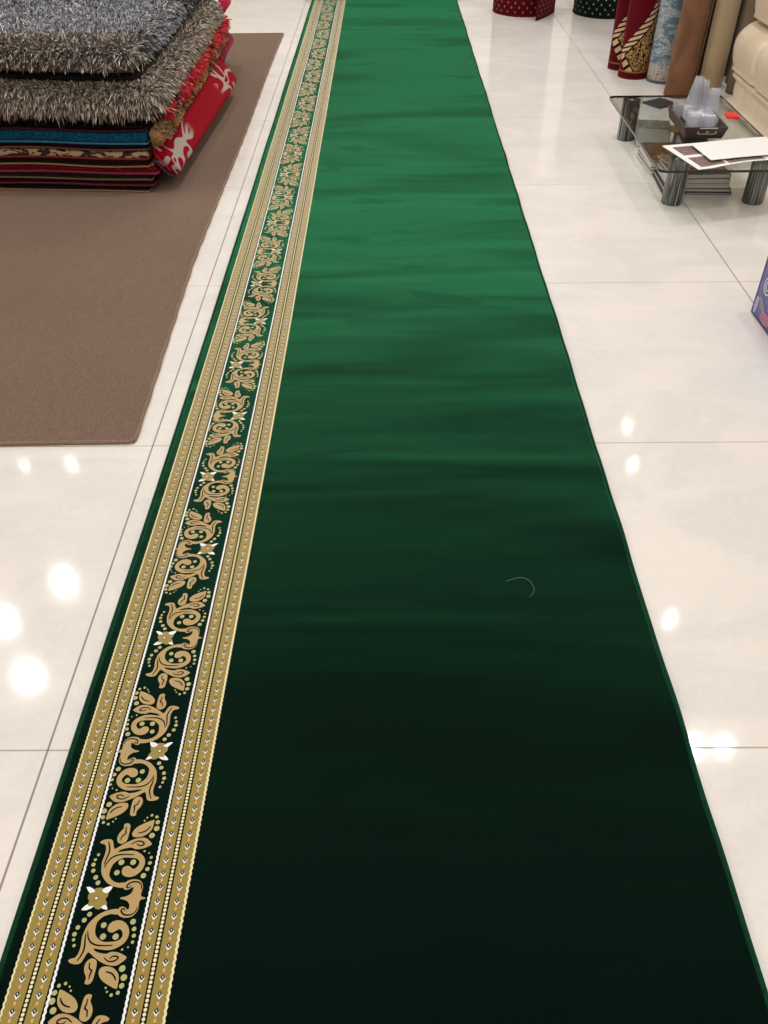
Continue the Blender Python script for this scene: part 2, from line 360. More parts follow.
for k in range(-3, 28):
    yr = -.297+.2848*k; fx = -1 if k % 2 else 1
    def T(p, fy=1): return (.2015+fx*p[0]/1000, yr+fy*(p[1]+5.5)*.984/1000)
    if yr < CY0+.02 or yr > CY1-.02: continue
    poly([T(p) for p in spline(rosew, 2)], Z0+.0005, 4); poly([T(p) for p in spline(rose, 2)], Z0+.0008, 1)
    rc = (-24.5, -5.5)
    poly([T((rc[0]+3.6*math.cos(a), rc[1]+3.6*math.sin(a))) for a in (PI*q/4 for q in range(8))], Z0+.0010, 7)
    poly([T((rc[0]+2.5*math.cos(a), rc[1]+2.5*math.sin(a))) for a in (PI*q/4 for q in range(8))], Z0+.0012, 4)
    for fy in (1, -1):
        if yr+fy*-.155 < CY0 or yr+fy*-.155 > CY1: continue
        for s_ in (scroll, crown, leafa, leafb): poly([T(p, fy) for p in spline(s_, 2)], Z0+.0006+(.0001 if s_ is crown else 0), 2)
        for s_ in (s1, s2, s3, s4, s5, s6):
            L, R_ = line_poly(s_, 1.35)
            for i in range(len(L)-1): poly([T(L[i], fy), T(L[i+1], fy), T(R_[i+1], fy), T(R_[i], fy)], Z0+.0010, 0)
        for (x, y, r) in dots:
            poly([T((x+r*.92*math.cos(a), y+r*.92*math.sin(a)), fy) for a in (PI*q/5 for q in range(10))], Z0+.0006, 3)
border = mesh_obj('patterned_border', bv, bf, BM, runner, bmi)
border['label'] = 'gold and black border band with scrolling leaves and rosettes'
# the undone end is still rolled up far off
bm = bmesh.new(); V = []; NR = 90
for k in range(NR+1):
    a = -PI/2+2*PI*3.2*k/NR*1.0; r = .125-.022*3.2*k/NR
    V.append((CY1+r*math.cos(a)*1.0, .136+r*math.sin(a)))
ring = []
for k, (y, z) in enumerate(V):
    d = Vector((V[min(k+1, NR)][0]-V[max(k-1, 0)][0], V[min(k+1, NR)][1]-V[max(k-1, 0)][1])).normalized(); n_ = Vector((d.y, -d.x))*.0045
    ring.append([bm.verts.new((xx, y+s*n_.x, z+s*n_.y)) for xx in (CX0+.004, CX1) for s in (-1, 1)])
for A, B in zip(ring, ring[1:]):
    for q in ((0, 2), (3, 1), (1, 0), (2, 3)): bm.faces.new((A[q[0]], A[q[1]], B[q[1]], B[q[0]]))
bm_obj('rolled_end', bm, fabric('runner_backing', (60, 74, 66), (40, 54, 46), 200, .2), runner, smooth=True)
# ---------------------------------------------------------------- brown mat
mt = NT('brown_needle_felt'); p = mt.geo(); n = mt.noise(p, 330, 3, .7); n2 = mt.noise(p, 2.5, 3)
mt.setp(Base_Color=mt.mix(mt.step(n, .3, .7), mt.mix(n2, lin((88, 72, 62)), lin((100, 82, 71))), mt.mix(n2, lin((126, 106, 92)), lin((138, 115, 100)))), Roughness=.95,
        Sheen_Weight=.25, Sheen_Roughness=.5, Sheen_Tint=lin((200, 165, 145)), Specular_IOR_Level=.1, Normal=mt.bump(n, .5, .003))
mat_ = thing('brown_floor_mat', 'large plain brown floor mat under the stack of folded rugs', 'mat')
MX0, MY0, MY1 = -3.1, 1.012, 6.03
def mx1(y): return -.058-.027*min(1, (y-1.0)/1.2)+.004*math.sin(2.1*y)
def my0(x): return MY0-.006*min(1, max(0, -x-.1)/.4)
V = []; F = []; N = 60; Mx = 40
for j in range(N+1):
    for i in range(Mx+1):
        y = MY0+(MY1-MY0)*j/N; xr = mx1(y); cr = .035
        x = MX0+(xr-MX0)*i/Mx
        V.append((x, y+(my0(x)-MY0 if j == 0 else 0), .0075))
for j in range(N):
    for i in range(Mx):
        a = j*(Mx+1)+i; F.append((a, a+1, a+Mx+2, a+Mx+1))
loop = [i for i in range(Mx+1)]+[j*(Mx+1)+Mx for j in range(1, N+1)]+[N*(Mx+1)+i for i in range(Mx-1, -1, -1)]+[j*(Mx+1) for j in range(N-1, 0, -1)]
b = len(V)
for k in loop: V.append((V[k][0], V[k][1], .0005))
for i in range(len(loop)):
    j = (i+1) % len(loop); F.append((loop[i], b+i, b+j, loop[j]))
mesh_obj('felt_sheet', V, F, mt.m, mat_)
bm = bmesh.new(); pts = []
for i in range(0, 101):
    x = MX0+(mx1(MY0)-.02-MX0)*i/100; pts.append((x, my0(x), .0055))
xr = mx1(MY0); pts += [(xr-.008, my0(xr)+.003, .0055), (xr-.001, my0(xr)+.012, .0055)]
for i in range(1, 161):
    y = MY0+.02+(MY1-MY0-.02)*i/160; pts.append((mx1(y)+.0012*math.sin(37*y), y, .0055))
for i in range(1, 60): pts.append((mx1(MY1)+(MX0-mx1(MY1))*i/60, MY1, .0055))
tube(bm, pts, .0062, 8)
bm_obj('overlocked_edge', bm, fabric('mat_edge_yarn', (112, 92, 78), (150, 126, 108), 420, .3, (200, 170, 150), .8), mat_, smooth=True)
# loose white thread lying on the runner
bm = bmesh.new(); tp = spline([(.955, .44), (.99, .452), (1.012, .44), (1.018, .41), (1.005, .39)], 8, False)
tube(bm, [(x, y, CT+.003+wav(x, y)) for x, y in tp], .0005, 5)
tag(bm_obj('loose_thread', bm, plain('grey_thread', (110, 140, 125), .8)), 'tiny curl of pale loose thread lying on the green carpet', 'thread')
# ================================================================ stack of folded rugs
def sw(x, y, z):                     # slow sag shared by every layer, so the layers stay nested
    k = min(1, z/.12)
    dz = (.0035*math.sin(5.2*x+.8)+.0025*math.sin(11*x+1.7*y)+.003*math.sin(2.1*y+1))*k
    dy = (-.075*(x+.41) - .006*math.sin(4*x)*k)
    return (x+.004*math.sin(3*y)*k, y+dy, z+dz)
STK = 'folded rugs stacked on the brown mat'
def velvet(name, c, c2=None, sh=None, scale=120):
    return fabric(name, c, c2 or tuple(int(v*.6) for v in c), scale, .45, sh or c, .4)
def rug_layer(name, label, x1, z0, z1, m, edge, y0=2.925, ry=.012, two=True, edge_z=0, group=STK, x0=-1.95, y1=5.2):
    t = thing(name, label, 'rug', (0, 0, 0), 0, group)
    zc = (z0+z1)/2; h = (z1-z0)
    def lay(nm, a, b, yy, xx):
        r = min(ry, (b-a)/2*.98)
        bm = rounded(x0, xx, yy, y1, a, b, (r, r, r), 44, 40, 4, sw)
        return bm_obj(nm, bm, m, t, smooth=True)
    if two:
        lay('lower_fold', z0+.0008, zc-.0005, y0, x1); lay('upper_fold', zc+.0005, z1-.0008, y0+.004, x1-.006)
    else: lay('folded_pile', z0+.0008, z1-.0008, y0, x1)
    # overlocked edge running along the front and round the corner
    ez = z0+.005+edge_z; pts = []
    for k in range(0, 81): x = x0+.01+(x1-.012-x0-.01)*k/80; pts.append(sw(x, y0-.0015, ez+.0012*math.sin(9*x+z0*90)))
    for a in (20, 45, 70): pts.append(sw(x1-.012+.013*math.sin(math.radians(a)), y0-.0015+.012-.012*math.cos(math.radians(a)), ez))
    for k in range(1, 50): pts.append(sw(x1+.0015, y0+.012+(y1-y0-.03)*k/50, ez))
    bm = bmesh.new(); tube(bm, pts, .0042, 7)
    bm_obj('edge_binding', bm, edge, t, smooth=True)
    return t
def edge_m(name, c): return fabric(name, c, tuple(int(v*.7) for v in c), 300, .4, c)
MA = lambda n, c: velvet(n, c)
# floral cream and maroon pile
fl = NT('cream_floral_pile'); p = fl.geo(); v = fl.noise(fl.scale(p, (9, 9, 20)), 1.6, 2, .5, 1.2); xx = fl.xyz(p)[0]
fm = fl.step(fl.math('ADD', v, fl.math('MULTIPLY', fl.step(fl.math('ABSOLUTE', fl.math('ADD', xx, .72)), .05, .5), .02)), .47, .50)
fl.setp(Base_Color=fl.mix(fm, lin((44, 14, 18)), lin((176, 148, 112))), Roughness=.9, Sheen_Weight=.3, Sheen_Roughness=.5, Sheen_Tint=lin((200, 170, 140)))
z_ = [.0080, .036, .060, .0865, .1200, .150, .190, .2135, .266, .293]
rug_layer('folded_rug', 'dark folded rug with a tan edge, lowest in the stack on the brown mat', -.418, z_[0], z_[1], MA('blackish_green_pile', (26, 26, 22)), edge_m('tan_edge', (156, 118, 88)), edge_z=-.002)
rug_layer('folded_rug', 'maroon folded rug, second from the bottom of the stack', -.388, z_[1], z_[2], MA('deep_maroon_pile', (62, 12, 20)), edge_m('maroon_pink_edge', (112, 42, 54)), edge_z=-.0015)
rug_layer('folded_rug', 'dark brown folded rug with a grey brown edge, third from the bottom', -.395, z_[2], z_[3], MA('dark_brown_pile', (52, 34, 28)), edge_m('grey_brown_edge', (118, 96, 80)), edge_z=-.0015)
rug_layer('folded_rug', 'crimson folded rug low in the stack, between two dark ones', -.362, z_[3], z_[4]-.006, MA('crimson_pile', (128, 22, 40)), edge_m('rose_edge', (146, 56, 74)))
rug_layer('folded_rug', 'dark folded rug with a golden tan edge below the cream floral one', -.398, z_[4]-.002, z_[5], MA('umber_pile', (44, 22, 18)), edge_m('golden_tan_edge', (162, 122, 78)), edge_z=-.001)
rug_layer('folded_floral_rug', 'cream and maroon floral folded rug with a reddish edge', -.394, z_[5], z_[6], fl.m, edge_m('reddish_edge', (136, 48, 50)), two=False, ry=.016)
rug_layer('folded_rug', 'dark maroon folded rug with a brown edge just under the blue one', -.390, z_[6], z_[7], MA('plum_black_pile', (46, 14, 22)), edge_m('umber_edge', (112, 76, 62)))
rug_layer('folded_blue_rug', 'teal blue velvet folded rug with a pale cyan edge', -.386, z_[7], z_[8], MA('teal_blue_pile', (16, 86, 122)), edge_m('pale_cyan_edge', (60, 136, 158)), two=False, ry=.02, edge_z=.002)
rug_layer('folded_rug', 'blackish folded rug with a crimson edge, directly under the shaggy rugs', -.395, z_[8]+.001, z_[9], MA('black_plum_pile', (30, 12, 16)), edge_m('dark_crimson_edge', (88, 28, 38)), y0=2.935)
# ---- rugs whose folded side hangs out on the right of the stack
def extrude_side(name, prof, m, parent, y0, y1, xs, n=46, end_r=.02, smooth=True):
    """prof: closed (x,z) outline; xs(y) shifts it sideways"""
    bm = bmesh.new(); rings = []
    cx = sum(p[0] for p in prof)/len(prof); cz = sum(p[1] for p in prof)/len(prof)
    for k in range(n+1):
        y = y0+(y1-y0)*k/n; t = min(1, (y-y0)/end_r, (y1-y)/end_r); s = .95+.05*math.sin(PI/2*t)
        rings.append([bm.verts.new((cx+(x-cx)*s+xs(y), y, cz+(z-cz)*s)) for x, z in prof])
    q = len(prof)
    for A, B in zip(rings, rings[1:]):
        for i in range(q): bm.faces.new((A[i], B[i], B[(i+1) % q], A[(i+1) % q]))
    bm.faces.new(rings[0]); bm.faces.new(rings[-1][::-1])
    bmesh.ops.recalc_face_normals(bm, faces=bm.faces)
    return bm_obj(name, bm, m, parent, smooth=smooth)
sr = NT('crimson_and_grey_swirl_pile'); p = sr.geo(); x, y, z = sr.xyz(p)
nv = sr.noise(sr.scale(p, (7, 3.8, 7), (.3, .1, 0)), 1.15, 0, .4, 1.6); near = sr.step(sr.math('ABSOLUTE', sr.math('SUBTRACT', y, 3.72)), .30, .42)
curl = sr.math('MULTIPLY', sr.step(sr.math('ABSOLUTE', sr.math('SUBTRACT', nv, .52)), .075, .055), near)
sr.setp(Base_Color=sr.mix(curl, lin((140, 4, 26)), lin((166, 154, 146))), Roughness=.9, Specular_IOR_Level=.1, Sheen_Weight=.05, Sheen_Roughness=.5, Sheen_Tint=lin((220, 100, 110)))
SW = thing('folded_swirl_rug', 'crimson rug with grey swirls, its thick fold jutting out at the right of the stack', 'rug', group=STK)
prof = spline([(-.352, .196), (-.338, .206), (-.312, .185), (-.272, .140), (-.247, .105), (-.250, .085), (-.268, .076), (-.292, .086), (-.325, .124), (-.350, .160)], 4)
xs_ = lambda y: -.020+.059*min(1, (y-2.93)/1.3)
extrude_side('folded_side', prof, sr.m, SW, 2.945, 4.46, xs_)
bm_obj('tucked_layer', rounded(-1.9, -.385, 2.95, 4.5, .1146, .1174, (.0012, .0012, .0012), 30, 30, 2, sw), sr.m, SW)
bm = bmesh.new(); tube(bm, [(-.352+xs_(2.945), 2.944, .150), (-.33+xs_(2.945), 2.941, .120), (-.30+xs_(2.945), 2.940, .086), (-.276+xs_(2.945), 2.941, .073)], .004, 7); bm_obj('edge_binding', bm, edge_m('violet_edge', (92, 60, 96)), SW, True)
bm = bmesh.new(); tube(bm, [(-.338+xs_(2.945), 2.938, .170), (-.31+xs_(2.945), 2.936, .135), (-.283+xs_(2.945), 2.936, .098)], .0035, 7); bm_obj('edge_binding', bm, edge_m('red_edge', (190, 50, 60)), SW, True)
# ---- strands
def sample(o, n, keep):
    me = o.data; me.calc_loop_triangles()
    V = np.array([v.co for v in me.vertices]); T = np.array([t.vertices for t in me.loop_triangles]); 
    a, b, c = V[T[:, 0]], V[T[:, 1]], V[T[:, 2]]; nn = np.cross(b-a, c-a); ar = np.linalg.norm(nn, axis=1); nn = nn/np.maximum(ar, 1e-12)[:, None]
    cen = (a+b+c)/3; w = ar*keep(cen, nn); w = w/w.sum(); idx = rng.choice(len(T), n, p=w)
    u = rng.random((n, 1)); v = rng.random((n, 1)); f = (u+v) > 1; u = np.where(f, 1-u, u); v = np.where(f, 1-v, v)
    return a[idx]+u*(b[idx]-a[idx])+v*(c[idx]-a[idx]), nn[idx]
def strands(name, P, N, length, width, colours, parent, mat, droop=.5, lean=.6):
    n = len(P); rd = rng.normal(size=(n, 3)); D = N+lean*rd*.6; D /= np.linalg.norm(D, axis=1)[:, None]
    S = np.cross(D, rng.normal(size=(n, 3))); S /= np.linalg.norm(S, axis=1)[:, None]
    L = length*(.65+.5*rng.random((n, 1))); W = width*(.7+.6*rng.random((n, 1)))
    g = np.array([[0, 0, -1.0]])
    p0 = P-N*.004; p1 = P+D*L*.5+g*L*.08*droop; p2 = P+D*L*.85+g*L*.38*droop+rd*L*.06; 
    p3 = P+D*L*1.05+g*L*.62*droop+rd*L*.1
    V = np.stack([p0-S*W, p0+S*W, p1-S*W, p1+S*W, p2-S*W*.8, p2+S*W*.8, p3], axis=1).reshape(-1, 3)
    b = (np.arange(n)*7)[:, None]
    q = np.concatenate([b+[[0, 1, 3, 2]], b+[[2, 3, 5, 4]]], 1).reshape(-1, 4)
    tr = (b+[[4, 5, 6]])
    loops = np.concatenate([q.ravel(), tr.ravel()]); starts = np.concatenate([np.arange(len(q))*4, len(q)*4+np.arange(n)*3])
    me = bpy.data.meshes.new(name); me.vertices.add(len(V)); me.vertices.foreach_set('co', V.ravel())
    me.loops.add(len(loops)); me.loops.foreach_set('vertex_index', loops.astype(np.int32)); me.polygons.add(len(starts))
    me.polygons.foreach_set('loop_start', starts.astype(np.int32))
    me.update(calc_edges=True); me.validate()
    ca = me.color_attributes.new('yarn', 'FLOAT_COLOR', 'POINT'); col = np.ones((n, 7, 4)); col[:, :, :3] = colours[:, None, :]
    ca.data.foreach_set('color', col.ravel()); me.materials.append(mat)
    o = bpy.data.objects.new(name, me); C.objects.link(o); o.parent = parent
    return o
ym = NT('shag_yarn'); at = ym.add('ShaderNodeAttribute', attribute_name='yarn')
ym.setp(Base_Color=at.outputs[0], Roughness=.6, Sheen_Weight=.3, Sheen_Roughness=.4, Specular_IOR_Level=.35); YARN = ym.m
def palette(P, cols, weights):
    c = np.array([lin(k)[:3] for k in cols]); w = np.array(weights, float)
    if w.ndim == 1: w = np.tile(w, (len(P), 1))
    w = w/w.sum(1, keepdims=True); r = rng.random((len(P), 1)); i = (w.cumsum(1) < r).sum(1).clip(0, len(cols)-1)
    return c[i]*(.8+.4*rng.random((len(P), 1)))
vis = lambda cen, nn: ((nn[:, 2] > -.35) & (cen[:, 0] > -1.55) & (cen[:, 1] < 4.95) & ((nn[:, 1] < .2))).astype(float)*(1+1.2*(nn[:, 1] < -.4))
def blot(P, s, ph=0): return .5+.5*np.sin(P[:, 0]*s+ph+1.3*np.sin(P[:, 1]*s*.8+ph))*np.cos(P[:, 1]*s*.9+ph*2+P[:, 2]*s)
def swf(x, y, z): return (x, y-.045*(x+.35)+.012*math.sin(3.1*x+1), z+.008*math.sin(4*x+.5)+.006*math.sin(3*y))
# red, black and gold shag under the grey ones
RS = thing('shaggy_red_rug', 'shaggy red, black and gold folded rug under the two grey shaggy ones', 'rug', group=STK)
o = bm_obj('folded_backing', rounded(-1.9, -.318, 3.0, 4.95, .296, .318, (.03, .03, .010), 20, 30, 4), velvet('red_shag_backing', (90, 14, 24)), RS, True)
P, N_ = sample(o, 9000, lambda c, n: ((c[:, 0] > -.40) & (c[:, 1] > 3.07) & (n[:, 2] > -.8)).astype(float))
wr = np.stack([.2+1.6*(blot(P, 7, 1) > .42), .08+1.1*((P[:, 1] > 3.9) & (P[:, 1] < 4.5)), .12+1.2*(blot(P, 7, 1) < .2), .05+.6*((blot(P, 9, 2) > .72) & (P[:, 1] > 3.9))], 1)
strands('pile', P, N_, .042, .0034, palette(P, [(206, 18, 44), (214, 50, 30), (22, 18, 26), (196, 190, 140)], wr), RS, YARN, .6)
# patterned brown shag whose side hangs down over the thinner rugs
LP = thing('shaggy_patterned_rug', 'tan folded rug with shaggy gold and black side at the right of the stack', 'rug', group=STK)
prof = [(-.374, .268), (-.366, .275), (-.345, .276), (-.322, .268), (-.306, .250), (-.304, .232), (-.326, .210), (-.346, .209), (-.370, .211)]
o = extrude_side('folded_side', prof, velvet('tan_backing', (150, 112, 74), (124, 92, 60)), LP, 2.93, 4.9, lambda y: .004*math.sin(5*y))
P, N_ = sample(o, 9000, lambda c, n: ((n[:, 0] > .1) & (c[:, 1] > 2.95) & (c[:, 2] > .232)).astype(float))
b1 = blot(P, 12, 0); b2 = blot(P, 10, 2)
wl = np.stack([.2+1.5*(b1 > .45), .1+1.6*(b2 < .42), .08+.8*(b2 > .75), .1+.5*(b1 < .2)], 1)
strands('pile', P, N_, .017, .0032, palette(P, [(176, 132, 74), (26, 20, 20), (92, 20, 34), (150, 130, 100)], wl), LP, YARN, .5)
# maroon velvet fold further back
MG = thing('rolled_maroon_rug', 'maroon pink velvet rug edge sticking out at the far right of the stack', 'rug', group=STK)
bm = bmesh.new(); 
lathe(bm, [(.0, 0), (.028, .0), (.036, .012), (.038, .25), (.038, .52), (.032, .545), (.0, .548)], 20, M=Matrix.Rotation(-PI/2, 4, 'X'), loc=(-.338, 4.56, .172))
bm_obj('rolled_pile', bm, velvet('maroon_pink_pile', (134, 30, 56), (110, 22, 44), (220, 110, 140)), MG, True)
MG2 = thing('rolled_crimson_rug', 'small crimson rug roll end at the far top of the stack', 'rug', group=STK)
bm = bmesh.new(); lathe(bm, [(.0, 0), (.026, .0), (.034, .012), (.034, .30), (.03, .312), (.0, .315)], 20, M=Matrix.Rotation(-PI/2, 4, 'X'), loc=(-.335, 4.86, .375))
bm_obj('rolled_pile', bm, velvet('crimson_roll_pile', (160, 20, 48), (130, 14, 38), (230, 110, 130)), MG2, True)
# lower grey-brown shag
S1 = thing('shaggy_taupe_rug', 'thick shaggy grey brown folded rug, second from the top of the stack', 'rug', group=STK)
o = bm_obj('folded_backing', rounded(-1.9, -.330, 2.950, 4.85, .322, .442, (.07, .05, .055), 34, 34, 8, swf), velvet('taupe_backing', (84, 76, 68)), S1, True)
P, N_ = sample(o, 46000, lambda c, n: vis(c, n)*((c[:, 0] > -.62)|(c[:, 1] < 3.12)))
w1 = np.tile([1.0, 1.0, .75, .55], (len(P), 1))
strands('pile', P, N_, np.where(N_[:, 1:2] < -.25, .045, .036), .0021, palette(P, [(198, 178, 160), (112, 98, 82), (40, 32, 28), (226, 218, 204)], w1), S1, YARN, .9)
# upper blue-grey shag
S2 = thing('shaggy_blue_grey_rug', 'thick shaggy blue grey folded rug with a taupe front, topmost of the stack', 'rug', group=STK)
o = bm_obj('folded_backing', rounded(-1.9, -.372, 2.945, 4.9, .494, .618, (.06, .08, .055), 34, 34, 8, swf), velvet('grey_backing', (96, 98, 104)), S2, True)
P, N_ = sample(o, 52000, vis)
fr = np.clip((3.09-P[:, 1]-.045*(P[:, 0]+.35)*1.0)/.05, 0, 1)[:, None]; dk = (np.clip((blot(P, 3.2, .6)-.45)*3, 0, 1)*(1-fr[:, 0]))[:, None]
w2 = fr*np.array([[.05, .1, .9, .8, .4, .9]])+(1-fr)*((1-dk)*np.array([[1.2, .8, .1, .55, .5, .1]])+dk*np.array([[.3, .9, .25, 1.6, .15, .1]]))
strands('pile', P, N_, .030, .0021, palette(P, [(160, 164, 174), (112, 112, 116), (112, 92, 74), (46, 42, 44), (216, 216, 216), (186, 168, 146)], w2), S2, YARN, .6)
# dark slab added for the shadow in the gap between the shaggy rugs
GP = thing('gap_shadow_slab', 'added dark slab standing for the shadow between the two grey shaggy rugs', 'rug', group=STK)
bm_obj('folded_pile', rounded(-1.9, -.40, 3.02, 4.8, .452, .484, (.03, .03, .015), 20, 20, 4, swf), velvet('gap_shadow_pile', (46, 42, 38)), GP, True)
# ================================================================ carpets rolled up and stood on end
def roll(name, label, x, y, R, h, mat, group=None, turns=3, gap=.0125, th=.0075, start=0, flap=None, lean=(0, 0), hem=None, zseg=8, edge=None):
    t = thing(name, label, 'rolled carpet', (x, y, .001), 0, group)
    t.rotation_euler = (lean[0], lean[1], 0)
    path = []                        # plan view from the free edge inwards
    n = 28*turns
    for k in range(n+1):
        a = start+2*PI*k/28; r = R-th/2-gap*k/28
        if r < .012: break
        path.append((r*math.cos(a), r*math.sin(a)))
    if flap:
        d = Vector(path[0])-Vector(path[1]); d.normalize(); bend = Matrix.Rotation(flap[1], 2)
        pre = [(path[0][0], path[0][1])]; p = Vector(path[0])
        for k in range(8):
            d = Matrix.Rotation(flap[1]/8, 2) @ d; p = p+d*flap[0]/8; pre.append(tuple(p))
        path = pre[::-1]+path[1:]
    V = []; F = []; UV = []; L = 0; n = len(path)
    for k, p in enumerate(path):
        a = Vector(path[max(k-1, 0)]); b = Vector(path[min(k+1, n-1)]); d = (b-a).normalized(); nn = Vector((d.y, -d.x))*th/2
        if k: L += (Vector(p)-Vector(path[k-1])).length
        for s in (1, -1):
            for j in range(zseg+1): V.append((p[0]+s*nn.x, p[1]+s*nn.y, h*j/zseg)); UV.append((L, h*j/zseg))
    q = zseg+1
    for k in range(n-1):
        A = k*2*q; B = A+2*q
        for j in range(zseg):
            F.append((A+j, B+j, B+j+1, A+j+1)); F.append((A+q+j, A+q+j+1, B+q+j+1, B+q+j))
        F.append((A, A+q, B+q, B)); F.append((A+zseg, B+zseg, B+q+zseg, A+q+zseg))
    for k in (0, n-1):
        A = k*2*q
        for j in range(zseg): F.append((A+j, A+j+1, A+q+j+1, A+q+j) if k == 0 else (A+j, A+q+j, A+q+j+1, A+j+1))
    o = mesh_obj('rolled_pile', V, F, mat, t, smooth=True, uv=UV)
    if edge:                         # bound hem round the foot
        bm = bmesh.new(); tube(bm, [(p[0], p[1], .006) for p in path[:40]], th/2+.0022, 8); bm_obj('edge_binding', bm, edge, t, True)
        bm = bmesh.new(); tube(bm, [(path[0][0], path[0][1], h*k/20) for k in range(21)], th/2+.0015, 8); bm_obj('edge_binding', bm, edge, t, True)
    return t
def dotted(name, base, dot, sheen):
    t = NT(name); u = t.uv(); x, y, z = t.xyz(u)
    s = .062
    a = t.math('DIVIDE', x, s); b = t.math('DIVIDE', y, s)
    def dots(off):
        fx = t.math('SUBTRACT', t.math('FRACT', t.math('ADD', a, off)), .5); fy = t.math('SUBTRACT', t.math('FRACT', t.math('ADD', b, off)), .5)
        d = t.math('ADD', t.math('ABSOLUTE', fx), t.math('MULTIPLY', t.math('ABSOLUTE', fy), .8)); return t.math('LESS_THAN', d, .115)
    m = t.math('MAXIMUM', dots(0.0), dots(.5)); n = t.noise(u, 300, 2)
    t.setp(Base_Color=t.mix(m, lin(base), lin(dot)), Roughness=.9, Sheen_Weight=.35, Sheen_Roughness=.4, Sheen_Tint=lin(sheen), Specular_IOR_Level=.1, Normal=t.bump(n, .3, .002)); return t.m
roll('rolled_dotted_carpet', 'maroon carpet with small cream dots, standing rolled up with a loose flap', 1.775, 6.755, .25, 1.25, dotted('maroon_dotted_pile', (84, 8, 22), (170, 130, 100), (150, 50, 60)), 'carpet rolls standing at the right',
     start=-.62, flap=(.27, -.12), edge=edge_m('maroon_hem', (96, 22, 32)))
roll('rolled_dotted_carpet', 'black green carpet with small pale dots, standing rolled up', 2.42, 6.67, .262, 1.25, dotted('black_dotted_pile', (8, 22, 18), (140, 160, 130), (70, 110, 90)), 'carpet rolls standing at the right', start=.8, edge=edge_m('black_hem', (16, 26, 22)))
def ornate(name, u0, amp, v0, hh):
    t = NT(name); u = t.uv(); x, y, z = t.xyz(u)
    k = t.math('DIVIDE', t.math('PINGPONG', t.math('ABSOLUTE', t.math('SUBTRACT', y, v0)), hh), hh)
    c = t.math('ADD', u0, t.math('MULTIPLY', t.math('POWER', k, 1.45), -amp))                # band centre along the wrap
    xx = t.math('PINGPONG', x, .30)
    d = t.math('SUBTRACT', xx, c)
    band = t.math('LESS_THAN', t.math('ABSOLUTE', d), .026)
    wv = t.math('FRACT', t.math('DIVIDE', t.math('ADD', y, t.math('MULTIPLY', d, -.5)), .036)); rung = t.math('MULTIPLY', band, t.math('LESS_THAN', wv, .62))
    v = t.noise(t.scale(u, (26, 26, 26)), 1.0, 2, .5, 2.6)
    fil = t.math('MULTIPLY', t.step(t.math('ABSOLUTE', t.math('SUBTRACT', v, .5)), .075, .055), t.math('GREATER_THAN', d, .036))
    foot = t.math('LESS_THAN', y, .036); hemline = t.math('LESS_THAN', t.math('ABSOLUTE', t.math('SUBTRACT', y, .040)), .004)
    dark = t.math('GREATER_THAN', d, -.030)
    base = t.mix(dark, lin((86, 10, 22)), lin((30, 8, 12)))
    base = t.mix(fil, base, lin((172, 140, 86))); base = t.mix(rung, base, lin((200, 172, 134)))
    base = t.mix(foot, base, lin((84, 14, 26))); base = t.mix(hemline, base, lin((150, 110, 70)))
    t.setp(Base_Color=base, Roughness=.9, Sheen_Weight=.35, Sheen_Roughness=.4, Sheen_Tint=lin((190, 80, 80)), Specular_IOR_Level=.1, Normal=t.bump(t.noise(u, 300), .3, .002)); return t.m
RG = 'carpet rolls standing at the right'
roll('rolled_ornate_carpet', 'ornate maroon rolled carpet half hidden, left of its twin', 2.195, 5.03, .092, 1.3, ornate('maroon_ornate_pile', .185, .17, .50, .32), RG, start=-2.9, edge=edge_m('ornate_hem', (112, 28, 40)))
roll('rolled_ornate_carpet', 'ornate maroon rolled carpet with a cream ladder band, in front of its twin', 2.226, 4.825, .094, 1.3, ornate('maroon_ornate_pile_front', .225, .215, .47, .34), RG, start=-3.1, edge=edge_m('ornate_hem_front', (116, 18, 32)))
bl = NT('blue_grey_pile'); u = bl.uv(); x, y, z = bl.xyz(u); n1 = bl.noise(bl.scale(u, (5, 11, 1)), 1.6, 2, .5, 1.5); n2 = bl.noise(bl.scale(u, (30, 30, 1)), 1.3, 2, .5, 2)
cr = bl.math('MULTIPLY', bl.step(n1, .42, .50), bl.step(bl.math('ABSOLUTE', bl.math('SUBTRACT', n2, .5)), .1, .05)); low = bl.step(bl.math('ADD', y, bl.math('MULTIPLY', n1, .05)), .135, .115)
b_ = bl.mix(cr, bl.mix(n1, lin((62, 92, 112)), lin((120, 142, 152))), lin((170, 174, 172)))
b_ = bl.mix(low, b_, bl.mix(bl.step(n2, .38, .42), lin((104, 100, 92)), lin((196, 188, 176)))); b_ = bl.mix(bl.math('LESS_THAN', y, .017), b_, lin((94, 112, 124)))
bl.setp(Base_Color=b_, Roughness=.9, Sheen_Weight=.3, Sheen_Roughness=.4, Sheen_Tint=lin((170, 190, 200)))
roll('rolled_blue_carpet', 'blue grey rolled carpet with a speckled cream foot, right of the maroon rolls', 2.378, 4.715, .090, 1.3, bl.m, RG, start=2.5, edge=edge_m('blue_grey_hem', (98, 114, 126)))
br = NT('cinnamon_pile'); u = br.uv(); n1 = br.noise(br.scale(u, (6, 3, 1)), 1.5, 4, .6, 1); br.setp(Base_Color=br.mix(br.step(n1, .3, .7), lin((96, 64, 40)), lin((124, 84, 54))), Roughness=.85, Sheen_Weight=.35, Sheen_Roughness=.4, Sheen_Tint=lin((190, 150, 120)), Normal=br.bump(br.noise(u, 250), .3, .002))
roll('rolled_brown_carpet', 'plain cinnamon brown rolled carpet standing behind the glass table', 2.396, 4.405, .086, 1.35, br.m, RG, start=-.45, lean=(0, 0.02))
